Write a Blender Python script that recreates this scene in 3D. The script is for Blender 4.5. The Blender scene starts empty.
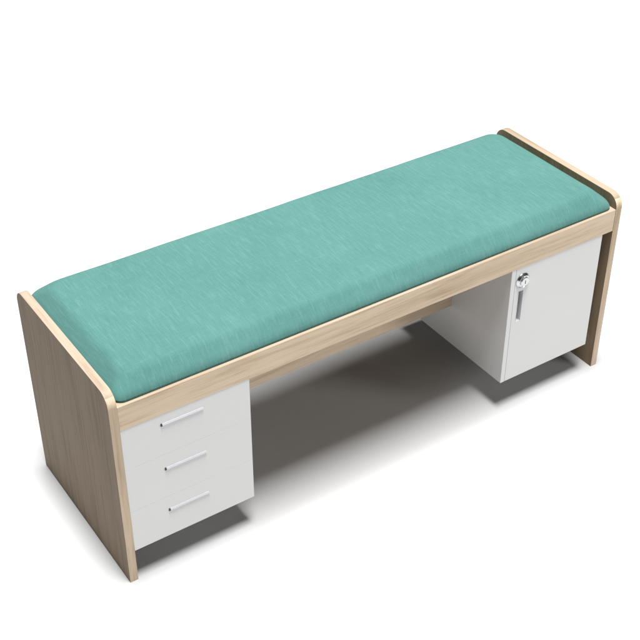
import bpy, bmesh, math, random
from mathutils import Vector, Matrix, noise

sc = bpy.context.scene
col = sc.collection

# ------------------------------------------------------------------ measures (metres)
L, D, H, T = 1.196, 0.3895, 0.45, 0.0170      # bench length, depth, height, panel thickness
ZT, ZB = 0.4202, 0.3676                        # seat board top, front rail bottom
WL, ZL = 0.2756, 0.0744                        # drawer unit right side, underside
XA, XB, ZC = 0.8998, 1.1516, 0.0750            # cupboard left / right side, underside
YF = 0.0015                                    # front plane of drawers and door
YB = 0.372                                     # back of both units
YM, ZM = 0.1812, 0.1747                        # middle stretcher board

# ------------------------------------------------------------------ node helpers
def new_mat(name):
    m = bpy.data.materials.new(name); m.use_nodes = True
    nt = m.node_tree; nt.nodes.clear()
    out = nt.nodes.new('ShaderNodeOutputMaterial')
    b = nt.nodes.new('ShaderNodeBsdfPrincipled')
    nt.links.new(b.outputs[0], out.inputs[0])
    return m, nt, b

def coords(nt, scale, rot=(0, 0, 0), loc=(0, 0, 0)):
    tc = nt.nodes.new('ShaderNodeTexCoord')
    mp = nt.nodes.new('ShaderNodeMapping')
    mp.inputs['Scale'].default_value = scale
    mp.inputs['Rotation'].default_value = rot
    mp.inputs['Location'].default_value = loc
    nt.links.new(tc.outputs['Object'], mp.inputs[0])
    return mp.outputs[0]

def noise_tex(nt, vec, scale, detail=4, rough=0.55, dist=0.0):
    n = nt.nodes.new('ShaderNodeTexNoise')
    n.inputs['Scale'].default_value = scale
    n.inputs['Detail'].default_value = detail
    n.inputs['Roughness'].default_value = rough
    n.inputs['Distortion'].default_value = dist
    nt.links.new(vec, n.inputs['Vector'])
    return n.outputs['Fac']

def ramp(nt, fac, stops):
    r = nt.nodes.new('ShaderNodeValToRGB')
    e = r.color_ramp.elements
    while len(e) < len(stops): e.new(0.5)
    for k, (p, c) in enumerate(stops):
        e[k].position = p; e[k].color = (c[0], c[1], c[2], 1)
    nt.links.new(fac, r.inputs[0])
    return r.outputs[0]

def mix(nt, a, b, fac, mode='MIX'):
    m = nt.nodes.new('ShaderNodeMix'); m.data_type = 'RGBA'; m.blend_type = mode
    for sock, v in ((m.inputs[6], a), (m.inputs[7], b)):
        if isinstance(v, tuple): sock.default_value = (v[0], v[1], v[2], 1)
        else: nt.links.new(v, sock)
    if isinstance(fac, float): m.inputs[0].default_value = fac
    else: nt.links.new(fac, m.inputs[0])
    return m.outputs[2]

def math_node(nt, op, a, b):
    m = nt.nodes.new('ShaderNodeMath'); m.operation = op
    for s, v in ((m.inputs[0], a), (m.inputs[1], b)):
        if isinstance(v, (int, float)): s.default_value = v
        else: nt.links.new(v, s)
    return m.outputs[0]

def bump(nt, b, h, strength, dist):
    n = nt.nodes.new('ShaderNodeBump')
    n.inputs['Strength'].default_value = strength
    n.inputs['Distance'].default_value = dist
    nt.links.new(h, n.inputs['Height'])
    nt.links.new(n.outputs[0], b.inputs['Normal'])

# pale oak laminate; the grain runs along one axis
def wood(name, axis, seed=0.0, gain=1.0, wide=13, tint=(1, 1, 1)):
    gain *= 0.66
    m, nt, b = new_mat(name)
    def sc_(along, across):
        s = [across, across, across]; s['xyz'.index(axis)] = along; return tuple(s)
    broad = noise_tex(nt, coords(nt, sc_(1.3, wide), loc=(seed, seed * 2, seed)), 1.0, 3, 0.5, 0.6)
    streak = noise_tex(nt, coords(nt, sc_(5, 95), loc=(seed, seed, -seed)), 1.0, 5, 0.62, 0.25)
    fine = noise_tex(nt, coords(nt, sc_(16, 520), loc=(seed, 0, 0)), 1.0, 3, 0.6)
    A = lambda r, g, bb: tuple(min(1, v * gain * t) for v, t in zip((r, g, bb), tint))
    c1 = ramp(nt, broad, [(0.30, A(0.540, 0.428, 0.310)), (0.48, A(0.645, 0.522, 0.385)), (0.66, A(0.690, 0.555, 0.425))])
    c2 = ramp(nt, streak, [(0.32, (0.72, 0.66, 0.60)), (0.50, (0.96, 0.95, 0.94)), (0.72, (1.0, 1.0, 1.0))])
    c3 = ramp(nt, fine, [(0.33, (0.88, 0.86, 0.84)), (0.52, (1, 1, 1)), (0.8, (1, 1, 1))])
    c = mix(nt, c1, c2, 0.85, 'MULTIPLY')
    c = mix(nt, c, c3, 0.75, 'MULTIPLY')
    nt.links.new(c, b.inputs['Base Color'])
    b.inputs['Roughness'].default_value = 0.52
    b.inputs['Specular IOR Level'].default_value = 0.10
    bump(nt, b, fine, 0.25, 0.0003)
    return m

def lacquer(name, c, rough=0.38, spec=0.14):
    m, nt, b = new_mat(name)
    n = noise_tex(nt, coords(nt, (6, 6, 6)), 1.0, 3)
    k = ramp(nt, n, [(0.3, tuple(v * 0.985 for v in c)), (0.7, c)])
    nt.links.new(k, b.inputs['Base Color'])
    r = ramp(nt, noise_tex(nt, coords(nt, (30, 30, 30)), 1.0, 3), [(0.3, (rough - 0.03,) * 3), (0.7, (rough + 0.04,) * 3)])
    nt.links.new(r, b.inputs['Roughness'])
    b.inputs['Specular IOR Level'].default_value = spec
    bump(nt, b, noise_tex(nt, coords(nt, (700, 700, 700)), 1.0, 2), 0.05, 0.0002)
    return m

def metal(name, c, rough):
    m, nt, b = new_mat(name)
    n = noise_tex(nt, coords(nt, (60, 900, 900)), 1.0, 3)
    k = ramp(nt, n, [(0.3, tuple(v * 0.93 for v in c)), (0.7, c)])
    nt.links.new(k, b.inputs['Base Color'])
    b.inputs['Metallic'].default_value = 1.0
    b.inputs['Roughness'].default_value = rough
    return m

def linen():
    m, nt, b = new_mat('teal_linen')
    def cloth(sx, sy, off=0.0):
        uv = nt.nodes.new('ShaderNodeUVMap'); uv.uv_map = 'cloth'
        mp = nt.nodes.new('ShaderNodeMapping')
        mp.inputs['Scale'].default_value = (sx, sy, 1)
        mp.inputs['Location'].default_value = (off, off, off)
        nt.links.new(uv.outputs[0], mp.inputs[0]); return mp.outputs[0]
    cloud = noise_tex(nt, cloth(6, 4), 1.0, 4, 0.55, 0.4)
    slub = noise_tex(nt, cloth(230, 24), 1.0, 5, 0.66, 0.2)
    slub2 = noise_tex(nt, cloth(26, 240, 3), 1.0, 4, 0.6)
    warp = noise_tex(nt, cloth(1000, 60), 1.0, 2, 0.6)
    weft = noise_tex(nt, cloth(60, 1000), 1.0, 2, 0.6)
    base = ramp(nt, cloud, [(0.28, (0.049, 0.131, 0.116)), (0.50, (0.055, 0.141, 0.125)), (0.72, (0.062, 0.150, 0.134))])
    s1 = ramp(nt, slub, [(0.28, (0.76, 0.86, 0.87)), (0.48, (1, 1, 1)), (0.70, (1.0, 1.0, 1.0))])
    l1 = ramp(nt, slub, [(0.52, (0, 0, 0)), (0.76, (0.36, 0.36, 0.36))])
    l2 = ramp(nt, slub2, [(0.55, (0, 0, 0)), (0.80, (0.22, 0.22, 0.22))])
    c = mix(nt, base, s1, 0.7, 'MULTIPLY')
    c = mix(nt, c, (0.126, 0.220, 0.206), l1)
    c = mix(nt, c, (0.118, 0.212, 0.197), l2)
    f = math_node(nt, 'MULTIPLY', math_node(nt, 'ADD', warp, weft), 0.5)
    w = ramp(nt, f, [(0.38, (0.88, 0.91, 0.91)), (0.55, (1, 1, 1))])
    c = mix(nt, c, w, 0.7, 'MULTIPLY')
    nt.links.new(c, b.inputs['Base Color'])
    b.inputs['Roughness'].default_value = 0.9
    b.inputs['Specular IOR Level'].default_value = 0.12
    b.inputs['Sheen Weight'].default_value = 0.05
    bump(nt, b, math_node(nt, 'ADD', f, slub), 0.25, 0.0004)
    return m

def floor_mat():
    m, nt, b = new_mat('white_floor')
    n = noise_tex(nt, coords(nt, (1.5, 1.5, 1.5)), 1.0, 3)
    nt.links.new(ramp(nt, n, [(0.3, (0.405, 0.405, 0.405)), (0.7, (0.411, 0.411, 0.411))]), b.inputs['Base Color'])
    b.inputs['Roughness'].default_value = 0.9
    b.inputs['Specular IOR Level'].default_value = 0.1
    return m

M_side_shaded = wood('oak_vertical_grain_shaded', 'z', 1.7, 0.55, 13, (1.0, 0.93, 0.82))  # same oak laminate, with the shade of the panel faces put into its colour
M_edge_y = wood('oak_edge_along_depth_dimmed', 'y', 4.1, 0.69)  # same oak, coloured darker to offset the overhead light on the top edges
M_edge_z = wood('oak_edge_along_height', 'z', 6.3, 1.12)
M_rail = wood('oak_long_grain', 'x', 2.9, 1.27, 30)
M_edge_x = wood('oak_edge_along_length_dimmed', 'x', 5.2, 0.69, 30)  # rail oak again, its top face darkened in colour against the strong overhead light
M_white = lacquer('white_lacquer', (0.575, 0.575, 0.571))
M_white_edge = lacquer('white_edge', (0.64, 0.64, 0.635), 0.3)
M_alu = metal('brushed_aluminium', (0.86, 0.87, 0.89), 0.30)
M_chrome = metal('chrome', (0.62, 0.63, 0.65), 0.22)
M_dark, _nt, _b = new_mat('dark_keyway')
_b.inputs['Base Color'].default_value = (0.02, 0.02, 0.022, 1)
M_end_shade, _nt, _b = new_mat('painted_end_shade')  # painted shade for the left end of each drawer handle
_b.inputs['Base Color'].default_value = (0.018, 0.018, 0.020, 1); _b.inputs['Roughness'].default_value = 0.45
M_pull = lacquer('satin_white_metal', (0.44, 0.445, 0.46), 0.35, 0.25)
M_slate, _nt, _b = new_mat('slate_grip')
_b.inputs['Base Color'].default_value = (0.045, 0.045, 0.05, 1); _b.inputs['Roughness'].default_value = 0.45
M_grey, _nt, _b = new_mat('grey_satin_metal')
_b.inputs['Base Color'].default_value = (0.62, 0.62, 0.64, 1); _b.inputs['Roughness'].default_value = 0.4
M_linen = linen()
M_floor = floor_mat()

# ------------------------------------------------------------------ mesh helpers
def link(name, bm, mats, parent=None, smooth=False):
    me = bpy.data.meshes.new(name)
    bmesh.ops.recalc_face_normals(bm, faces=bm.faces[:])
    bm.to_mesh(me); bm.free()
    for m in (mats if isinstance(mats, (list, tuple)) else [mats]): me.materials.append(m)
    if smooth:
        for p in me.polygons: p.use_smooth = True
    o = bpy.data.objects.new(name, me); col.objects.link(o)
    if parent: o.parent = parent
    return o

def box(bm, x0, x1, y0, y1, z0, z1, bev=0.0, seg=2, mi=0):
    t = bmesh.new()
    bmesh.ops.create_cube(t, size=1.0)
    for v in t.verts:
        v.co = Vector(((x0 + x1) / 2 + v.co.x * (x1 - x0), (y0 + y1) / 2 + v.co.y * (y1 - y0), (z0 + z1) / 2 + v.co.z * (z1 - z0)))
    if bev: bmesh.ops.bevel(t, geom=t.edges[:], offset=bev, segments=seg, profile=0.5, affect='EDGES')
    for f in t.faces: f.material_index = mi
    me = bpy.data.meshes.new('t'); t.to_mesh(me); t.free(); bm.from_mesh(me); bpy.data.meshes.remove(me)

def prism(bm, pts, a0, a1, place, bev=0.0, seg=2):
    """closed outline (u,v) pushed from a0 to a1; place(u,v,a)->Vector"""
    t = bmesh.new()
    A = [t.verts.new(place(u, v, a0)) for u, v in pts]
    B = [t.verts.new(place(u, v, a1)) for u, v in pts]
    n = len(pts)
    fa = t.faces.new(A); fb = t.faces.new(B[::-1])
    for i in range(n): t.faces.new((A[i], B[i], B[(i + 1) % n], A[(i + 1) % n]))
    bmesh.ops.recalc_face_normals(t, faces=t.faces[:])
    if bev:
        es = list(set(list(fa.edges) + list(fb.edges)))
        bmesh.ops.bevel(t, geom=es, offset=bev, segments=seg, profile=0.5, affect='EDGES')
    me = bpy.data.meshes.new('t'); t.to_mesh(me); t.free(); bm.from_mesh(me); bpy.data.meshes.remove(me)

def lathe(bm, prof, c, n=48):
    """profile (radius, forward) turned about an axis through c pointing to -y"""
    rings = []
    for r, d in prof:
        rings.append([bm.verts.new((c[0] + r * math.cos(2 * math.pi * k / n), c[1] - d, c[2] + r * math.sin(2 * math.pi * k / n))) for k in range(n)])
    for a, b in zip(rings, rings[1:]):
        for k in range(n): bm.faces.new((a[k], a[(k + 1) % n], b[(k + 1) % n], b[k]))
    bm.faces.new(rings[-1]); bm.faces.new(rings[0][::-1])

def shade_auto(o, ang=35):
    for p in o.data.polygons: p.use_smooth = True
    o.data.set_sharp_from_angle(angle=math.radians(ang))
    w = o.modifiers.new('face_weighted_normals', 'WEIGHTED_NORMAL'); w.keep_sharp = True; w.weight = 100

# ------------------------------------------------------------------ floor
bm = bmesh.new(); bmesh.ops.create_grid(bm, x_segments=8, y_segments=8, size=25)
fl = link('floor', bm, M_floor); fl['kind'] = 'structure'

# ------------------------------------------------------------------ the bench
bench = bpy.data.objects.new('storage_bench', None); col.objects.link(bench)
bench['label'] = 'pale oak storage bench with teal linen cushion, three white drawers and a white locking cupboard'
bench['category'] = 'bench'

# end panels: front and rear top corners rounded in profile
def panel_outline(R=0.028, n=12):
    pts = [(0, 0)]
    for k in range(n + 1):
        a = math.pi - math.pi / 2 * k / n
        pts.append((R + R * math.cos(a), H - R + R * math.sin(a)))
    for k in range(n + 1):
        a = math.pi / 2 - math.pi / 2 * k / n
        pts.append((D - R + R * math.cos(a), H - R + R * math.sin(a)))
    pts.append((D, 0))
    return pts

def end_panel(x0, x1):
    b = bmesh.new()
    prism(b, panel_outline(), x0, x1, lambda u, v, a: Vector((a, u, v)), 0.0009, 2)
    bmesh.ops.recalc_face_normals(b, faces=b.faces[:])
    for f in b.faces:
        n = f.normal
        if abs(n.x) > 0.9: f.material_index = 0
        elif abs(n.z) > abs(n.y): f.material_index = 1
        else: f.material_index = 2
    o = link('side_panel', b, [M_side_shaded, M_edge_y, M_edge_z], bench)
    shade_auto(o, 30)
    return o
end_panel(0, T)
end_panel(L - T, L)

bm = bmesh.new()
box(bm, T, L - T, 0.0006, T, ZB, ZT, 0.0007)
bmesh.ops.recalc_face_normals(bm, faces=bm.faces[:])
for f in bm.faces: f.material_index = 1 if f.normal.z > 0.5 else 0
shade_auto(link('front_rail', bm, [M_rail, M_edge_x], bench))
bm = bmesh.new()
box(bm, T, L - T, T, D - 0.004, ZT - 0.017, ZT - 0.0005)
link('seat_board', bm, M_rail, bench)
bm = bmesh.new()
box(bm, WL + 0.0002, XA - 0.0002, YM, YM + 0.016, ZM, ZT - 0.0175, 0.0006)
shade_auto(link('stretcher', bm, M_rail, bench))

# ------------------------------------------------------------------ cushion
def make_cushion():
    x0, x1, y0, y1 = T + 0.0012, L - T - 0.0012, 0.0065, 0.3860
    rc, w, hm = 0.020, 0.046, 0.0400
    cx, cy, hx, hy = (x0 + x1) / 2, (y0 + y1) / 2, (x1 - x0) / 2, (y1 - y0) / 2
    # rings of a rounded rectangle, spaced tightly at the rim
    def ring(e):
        """outline inset by e"""
        out = []
        ax, ay = hx - 1.15 * e, hy - 1.05 * e
        r = max(rc + 0.35 * e if e < 0.05 else rc + 0.0175, 0.001)
        r = min(r, ax, ay)
        nx, ny, na = 120, 44, 10
        def seg(p, q, n):
            for k in range(n): out.append((p[0] + (q[0] - p[0]) * k / n, p[1] + (q[1] - p[1]) * k / n))
        def arc(c, a0):
            for k in range(na):
                a = a0 + math.pi / 2 * k / na
                out.append((c[0] + r * math.cos(a), c[1] + r * math.sin(a)))
        seg((ax, -ay + r), (ax, ay - r), ny); arc((ax - r, ay - r), 0)
        seg((ax - r, ay), (-ax + r, ay), nx); arc((-ax + r, ay - r), math.pi / 2)
        seg((-ax, ay - r), (-ax, -ay + r), ny); arc((-ax + r, -ay + r), math.pi)
        seg((-ax + r, -ay), (ax - r, -ay), nx); arc((ax - r, -ay + r), 1.5 * math.pi)
        return out
    def height(e):
        a, b_, k = 0.0075 * (1 - math.exp(-e / 0.0022)) + 1.15 * e, hm, 0.0070    # sloping flank eased into the flat top
        t = max(0.0, k - abs(a - b_)) / k
        h = min(a, b_) - t * t * k * 0.25
        if e > w * 0.7: h += 0.0028 * (1 - math.exp(-(e - w * 0.7) / 0.05))
        return h
    es = [0.0, 0.0002, 0.0007, 0.0015, 0.0027, 0.0045, 0.007, 0.010, 0.0135, 0.0175, 0.022, 0.027, 0.032, 0.037, 0.042, 0.048,
          0.055, 0.065, 0.078, 0.094, 0.112, 0.128, 0.142, 0.153, 0.160]
    b = bmesh.new()
    def vert(x, y, e, z):
        n1 = noise.noise(Vector((x * 7, y * 9, 3.1))) * 0.0009 + noise.noise(Vector((x * 24, y * 20, 7.7))) * 0.00035
        k = min(1, e / 0.02)
        return b.verts.new((cx + x, cy + y, ZT + 0.0004 + z + n1 * k))
    rings = []
    # underside tuck: slightly inset contact edge, then the bulge
    rings.append([vert(x, y, 0, 0.0) for x, y in ring(0.0008)])
    rings.append([vert(x, y, 0, 0.0018) for x, y in ring(0.0003)])
    rings.append([vert(x, y, 0, 0.0042) for x, y in ring(0.0)])
    for e in es[1:]:
        rings.append([vert(x, y, e, 0.0042 + height(e) * (hm - 0.0042) / hm) for x, y in ring(e)])
    for a, c in zip(rings, rings[1:]):
        n = len(a)
        for k in range(n): b.faces.new((a[k], a[(k + 1) % n], c[(k + 1) % n], c[k]))
    b.faces.new(rings[-1]); b.faces.new(rings[0][::-1])
    # cloth coordinates: the weave is laid over the top and down each flank
    uvl = b.loops.layers.uv.new('cloth')
    for f in b.faces:
        for lp in f.loops:
            x, y, z = lp.vert.co
            drop = max(0.0, ZT + hm - z) * 0.9
            ex, ey = hx - abs(x - cx), hy - abs(y - cy)
            sx = drop if ex < ey else 0.0
            sy = drop if ey <= ex else 0.0
            lp[uvl].uv = (x + math.copysign(sx, x - cx), y + math.copysign(sy, y - cy))
    o = link('seat_cushion', b, M_linen, bench, smooth=True)
    return o
make_cushion()

# ------------------------------------------------------------------ drawer unit
ft = 0.016
bm = bmesh.new()
x0, x1 = T + 0.0004, WL
ztop = ZT - 0.0178
box(bm, x0, x0 + 0.015, YF + ft + 0.0005, YB, ZL + 0.0012, ztop, 0.0005)
box(bm, x1 - 0.0155, x1 - 0.0005, YF + ft + 0.0005, YB, ZL + 0.0012, ztop, 0.0005)
box(bm, x0 + 0.015, x1 - 0.0155, YF + ft + 0.0005, YB, ZL + 0.0012, ZL + 0.016)
box(bm, x0 + 0.015, x1 - 0.0155, YB - 0.012, YB, ZL + 0.016, ztop)
box(bm, x0 + 0.015, x1 - 0.0155, YF + ft + 0.0005, YF + ft + 0.012, ZL + 0.016, ztop)
shade_auto(link('drawer_unit', bm, M_white, bench))

zs = [ZL, 0.1722, 0.2750, ZT - 0.0180]
hz = [0.1390, 0.2410, 0.3450]
def pull_section():
    # sloping top, undercut beneath: (forward, up) measured from the face
    return [(0.0, -0.0034), (0.0010, -0.0034), (0.0020, -0.0027), (0.0023, -0.0018), (0.0021, -0.0008), (0.0008, 0.0020), (0.0, 0.0026)]
for i in range(3):
    bm = bmesh.new()
    box(bm, x0, x1, YF, YF + ft, zs[i] + 0.00006, zs[i + 1] - 0.00006, 0.00005, 1)
    f = link('drawer_front', bm, M_white, bench); shade_auto(f)
    f['label'] = ('lowest drawer front', 'middle drawer front', 'top drawer front tucked under the oak rail')[i]
    bm = bmesh.new()
    prism(bm, pull_section(), 0.0965, 0.1790, lambda u, v, a, z=hz[i]: Vector((a, YF - u - 0.00005, z + v)), 0.0002, 2)
    h = link('handle', bm, M_pull, f); shade_auto(h, 25)
    bm = bmesh.new()    # left tip of the handle, coloured dark as shade on its end face
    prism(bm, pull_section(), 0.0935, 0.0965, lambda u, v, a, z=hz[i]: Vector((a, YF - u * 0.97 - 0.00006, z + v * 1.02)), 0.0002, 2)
    me = bpy.data.meshes.new('shaded_end'); bm.to_mesh(me); bm.free()
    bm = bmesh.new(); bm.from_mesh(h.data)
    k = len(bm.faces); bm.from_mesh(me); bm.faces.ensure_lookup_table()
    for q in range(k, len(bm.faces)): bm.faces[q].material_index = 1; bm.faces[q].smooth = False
    bm.to_mesh(h.data); bm.free(); h.data.materials.append(M_end_shade); bpy.data.meshes.remove(me)

# ------------------------------------------------------------------ cupboard
bm = bmesh.new()
st = 0.0115
box(bm, XA, XA + st, YF, YB, ZC, ztop, 0.0009, 2)
box(bm, XB - st, XB, YF + ft + 0.001, YB, ZC + 0.001, ztop, 0.0006)
box(bm, XA + st, XB - st, YF + ft + 0.001, YB, ZC + 0.001, ZC + 0.016)
box(bm, XA + st, XB - st, YB - 0.012, YB, ZC + 0.016, ztop)
shade_auto(link('cupboard', bm, M_white, bench))
bm = bmesh.new()
dx0 = XA + st + 0.0008
gx0, gx1, gz0, gz1, gd = 0.9235, 0.9378, 0.2300, 0.3075, 0.0092      # milled recess for the pull
ya, yb = YF + 0.0004, YF + ft
xs_, zs_ = [dx0, gx0, gx1, XB], [ZC, gz0, gz1, ztop - 0.001]
V = {(a, b_): bm.verts.new((xs_[a], ya, zs_[b_])) for a in range(4) for b_ in range(4)}
for a in range(3):
    for b_ in range(3):
        if (a, b_) != (1, 1): bm.faces.new((V[a, b_], V[a + 1, b_], V[a + 1, b_ + 1], V[a, b_ + 1]))
outer = [(0, 0), (1, 0), (2, 0), (3, 0), (3, 1), (3, 2), (3, 3), (2, 3), (1, 3), (0, 3), (0, 2), (0, 1)]
Bk = {k: bm.verts.new((V[k].co.x, yb, V[k].co.z)) for k in outer}
for k, k2 in zip(outer, outer[1:] + outer[:1]): bm.faces.new((V[k], V[k2], Bk[k2], Bk[k]))
bm.faces.new([Bk[k] for k in outer])
hole = [(1, 1), (2, 1), (2, 2), (1, 2)]
Hk = {k: bm.verts.new((V[k].co.x, ya + gd + 0.002, V[k].co.z)) for k in hole}
for k, k2 in zip(hole, hole[1:] + hole[:1]): bm.faces.new((V[k], V[k2], Hk[k2], Hk[k]))
bm.faces.new([Hk[k] for k in hole])
bmesh.ops.recalc_face_normals(bm, faces=bm.faces[:])
es = [e for e in bm.edges if all(abs(v.co.y - ya) < 1e-6 for v in e.verts) and
      (all(abs(v.co.x - dx0) < 1e-6 for v in e.verts) or all(abs(v.co.x - XB) < 1e-6 for v in e.verts) or
       all(abs(v.co.z - zs_[0]) < 1e-6 for v in e.verts) or all(abs(v.co.z - zs_[3]) < 1e-6 for v in e.verts))]
bmesh.ops.bevel(bm, geom=es, offset=0.0007, segments=2, profile=0.5, affect='EDGES')
door = link('cupboard_door', bm, M_white, bench); shade_auto(door)
yd = YF + 0.0004

# round lock: flange, dished ring, barrel, keyway
lc = (0.9315, yd, 0.3340)
bm = bmesh.new()
lathe(bm, [(0.0178, 0.0), (0.0178, 0.0012), (0.0174, 0.0020), (0.0140, 0.0060), (0.0134, 0.0062), (0.0128, 0.0058), (0.0126, 0.0052), (0.0108, 0.0052),
           (0.0106, 0.0076), (0.0098, 0.0086), (0.0040, 0.0089), (0.0010, 0.0089)], lc)
lock = link('lock', bm, M_chrome, door); shade_auto(lock, 30)
bm = bmesh.new()
box(bm, lc[0] - 0.0008, lc[0] + 0.0008, yd - 0.0092, yd - 0.0086, lc[2] - 0.0040, lc[2] + 0.0040)
link('keyhole', bm, M_dark, door)
# upright pull below the lock: a grip scooped into the door, sloping in from the left to a square right wall
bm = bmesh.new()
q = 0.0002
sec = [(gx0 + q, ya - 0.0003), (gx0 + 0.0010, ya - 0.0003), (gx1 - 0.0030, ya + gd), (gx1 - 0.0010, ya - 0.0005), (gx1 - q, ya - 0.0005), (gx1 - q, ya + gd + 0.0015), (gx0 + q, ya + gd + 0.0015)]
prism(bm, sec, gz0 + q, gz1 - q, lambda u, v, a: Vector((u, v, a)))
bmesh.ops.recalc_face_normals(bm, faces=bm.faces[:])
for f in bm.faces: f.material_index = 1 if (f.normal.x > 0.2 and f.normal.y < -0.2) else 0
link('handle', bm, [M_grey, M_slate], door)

# ------------------------------------------------------------------ lamps
def area(name, loc, target, sx, sy, power, colr=(1, 1, 1)):
    l = bpy.data.lights.new(name, 'AREA'); l.shape = 'RECTANGLE'; l.size = sx; l.size_y = sy
    l.energy = power; l.color = colr
    o = bpy.data.objects.new(name, l); col.objects.link(o)
    o.location = loc
    d = Vector(target) - Vector(loc)
    o.rotation_euler = d.to_track_quat('-Z', 'Y').to_euler()
    return o
area('overhead_softbox', (0.36, -1.15, 10.0), (0.6, 0.2, 0), 2.0, 3.5, 2200)
area('rear_softbox', (0.36, 1.1, 10.3), (0.6, 0.2, 0), 2.0, 2.4, 1150)
area('front_fill_softbox', (6.9, -7.0, 3.6), (0.6, 0, 0.2), 2.5, 2.5, 350)

w = bpy.data.worlds.new('World'); sc.world = w; w.use_nodes = True
w.node_tree.nodes['Background'].inputs[0].default_value = (1, 1, 1, 1)
w.node_tree.nodes['Background'].inputs[1].default_value = 0.03

# ------------------------------------------------------------------ camera
yaw, pitch = -0.5892, -0.6317
cy_, sy_, cp, sp = math.cos(yaw), math.sin(yaw), math.cos(pitch), math.sin(pitch)
F = Vector((-sy_ * cp, cy_ * cp, sp)); R = Vector((cy_, sy_, 0)); U = R.cross(F)
cam = bpy.data.cameras.new('camera'); co = bpy.data.objects.new('camera', cam); col.objects.link(co)
co.matrix_world = Matrix(((R.x, U.x, -F.x, -0.5871), (R.y, U.y, -F.y, -1.5194), (R.z, U.z, -F.z, 1.7752), (0, 0, 0, 1)))
cam.sensor_width = 36; cam.lens = 36 * 1239.735 / 640; cam.clip_start = 0.05; cam.clip_end = 100
sc.camera = co

sc.view_settings.view_transform = 'Standard'; sc.view_settings.look = 'None'
sc.view_settings.exposure = 0; sc.view_settings.gamma = 1
sc.render.engine = 'CYCLES'
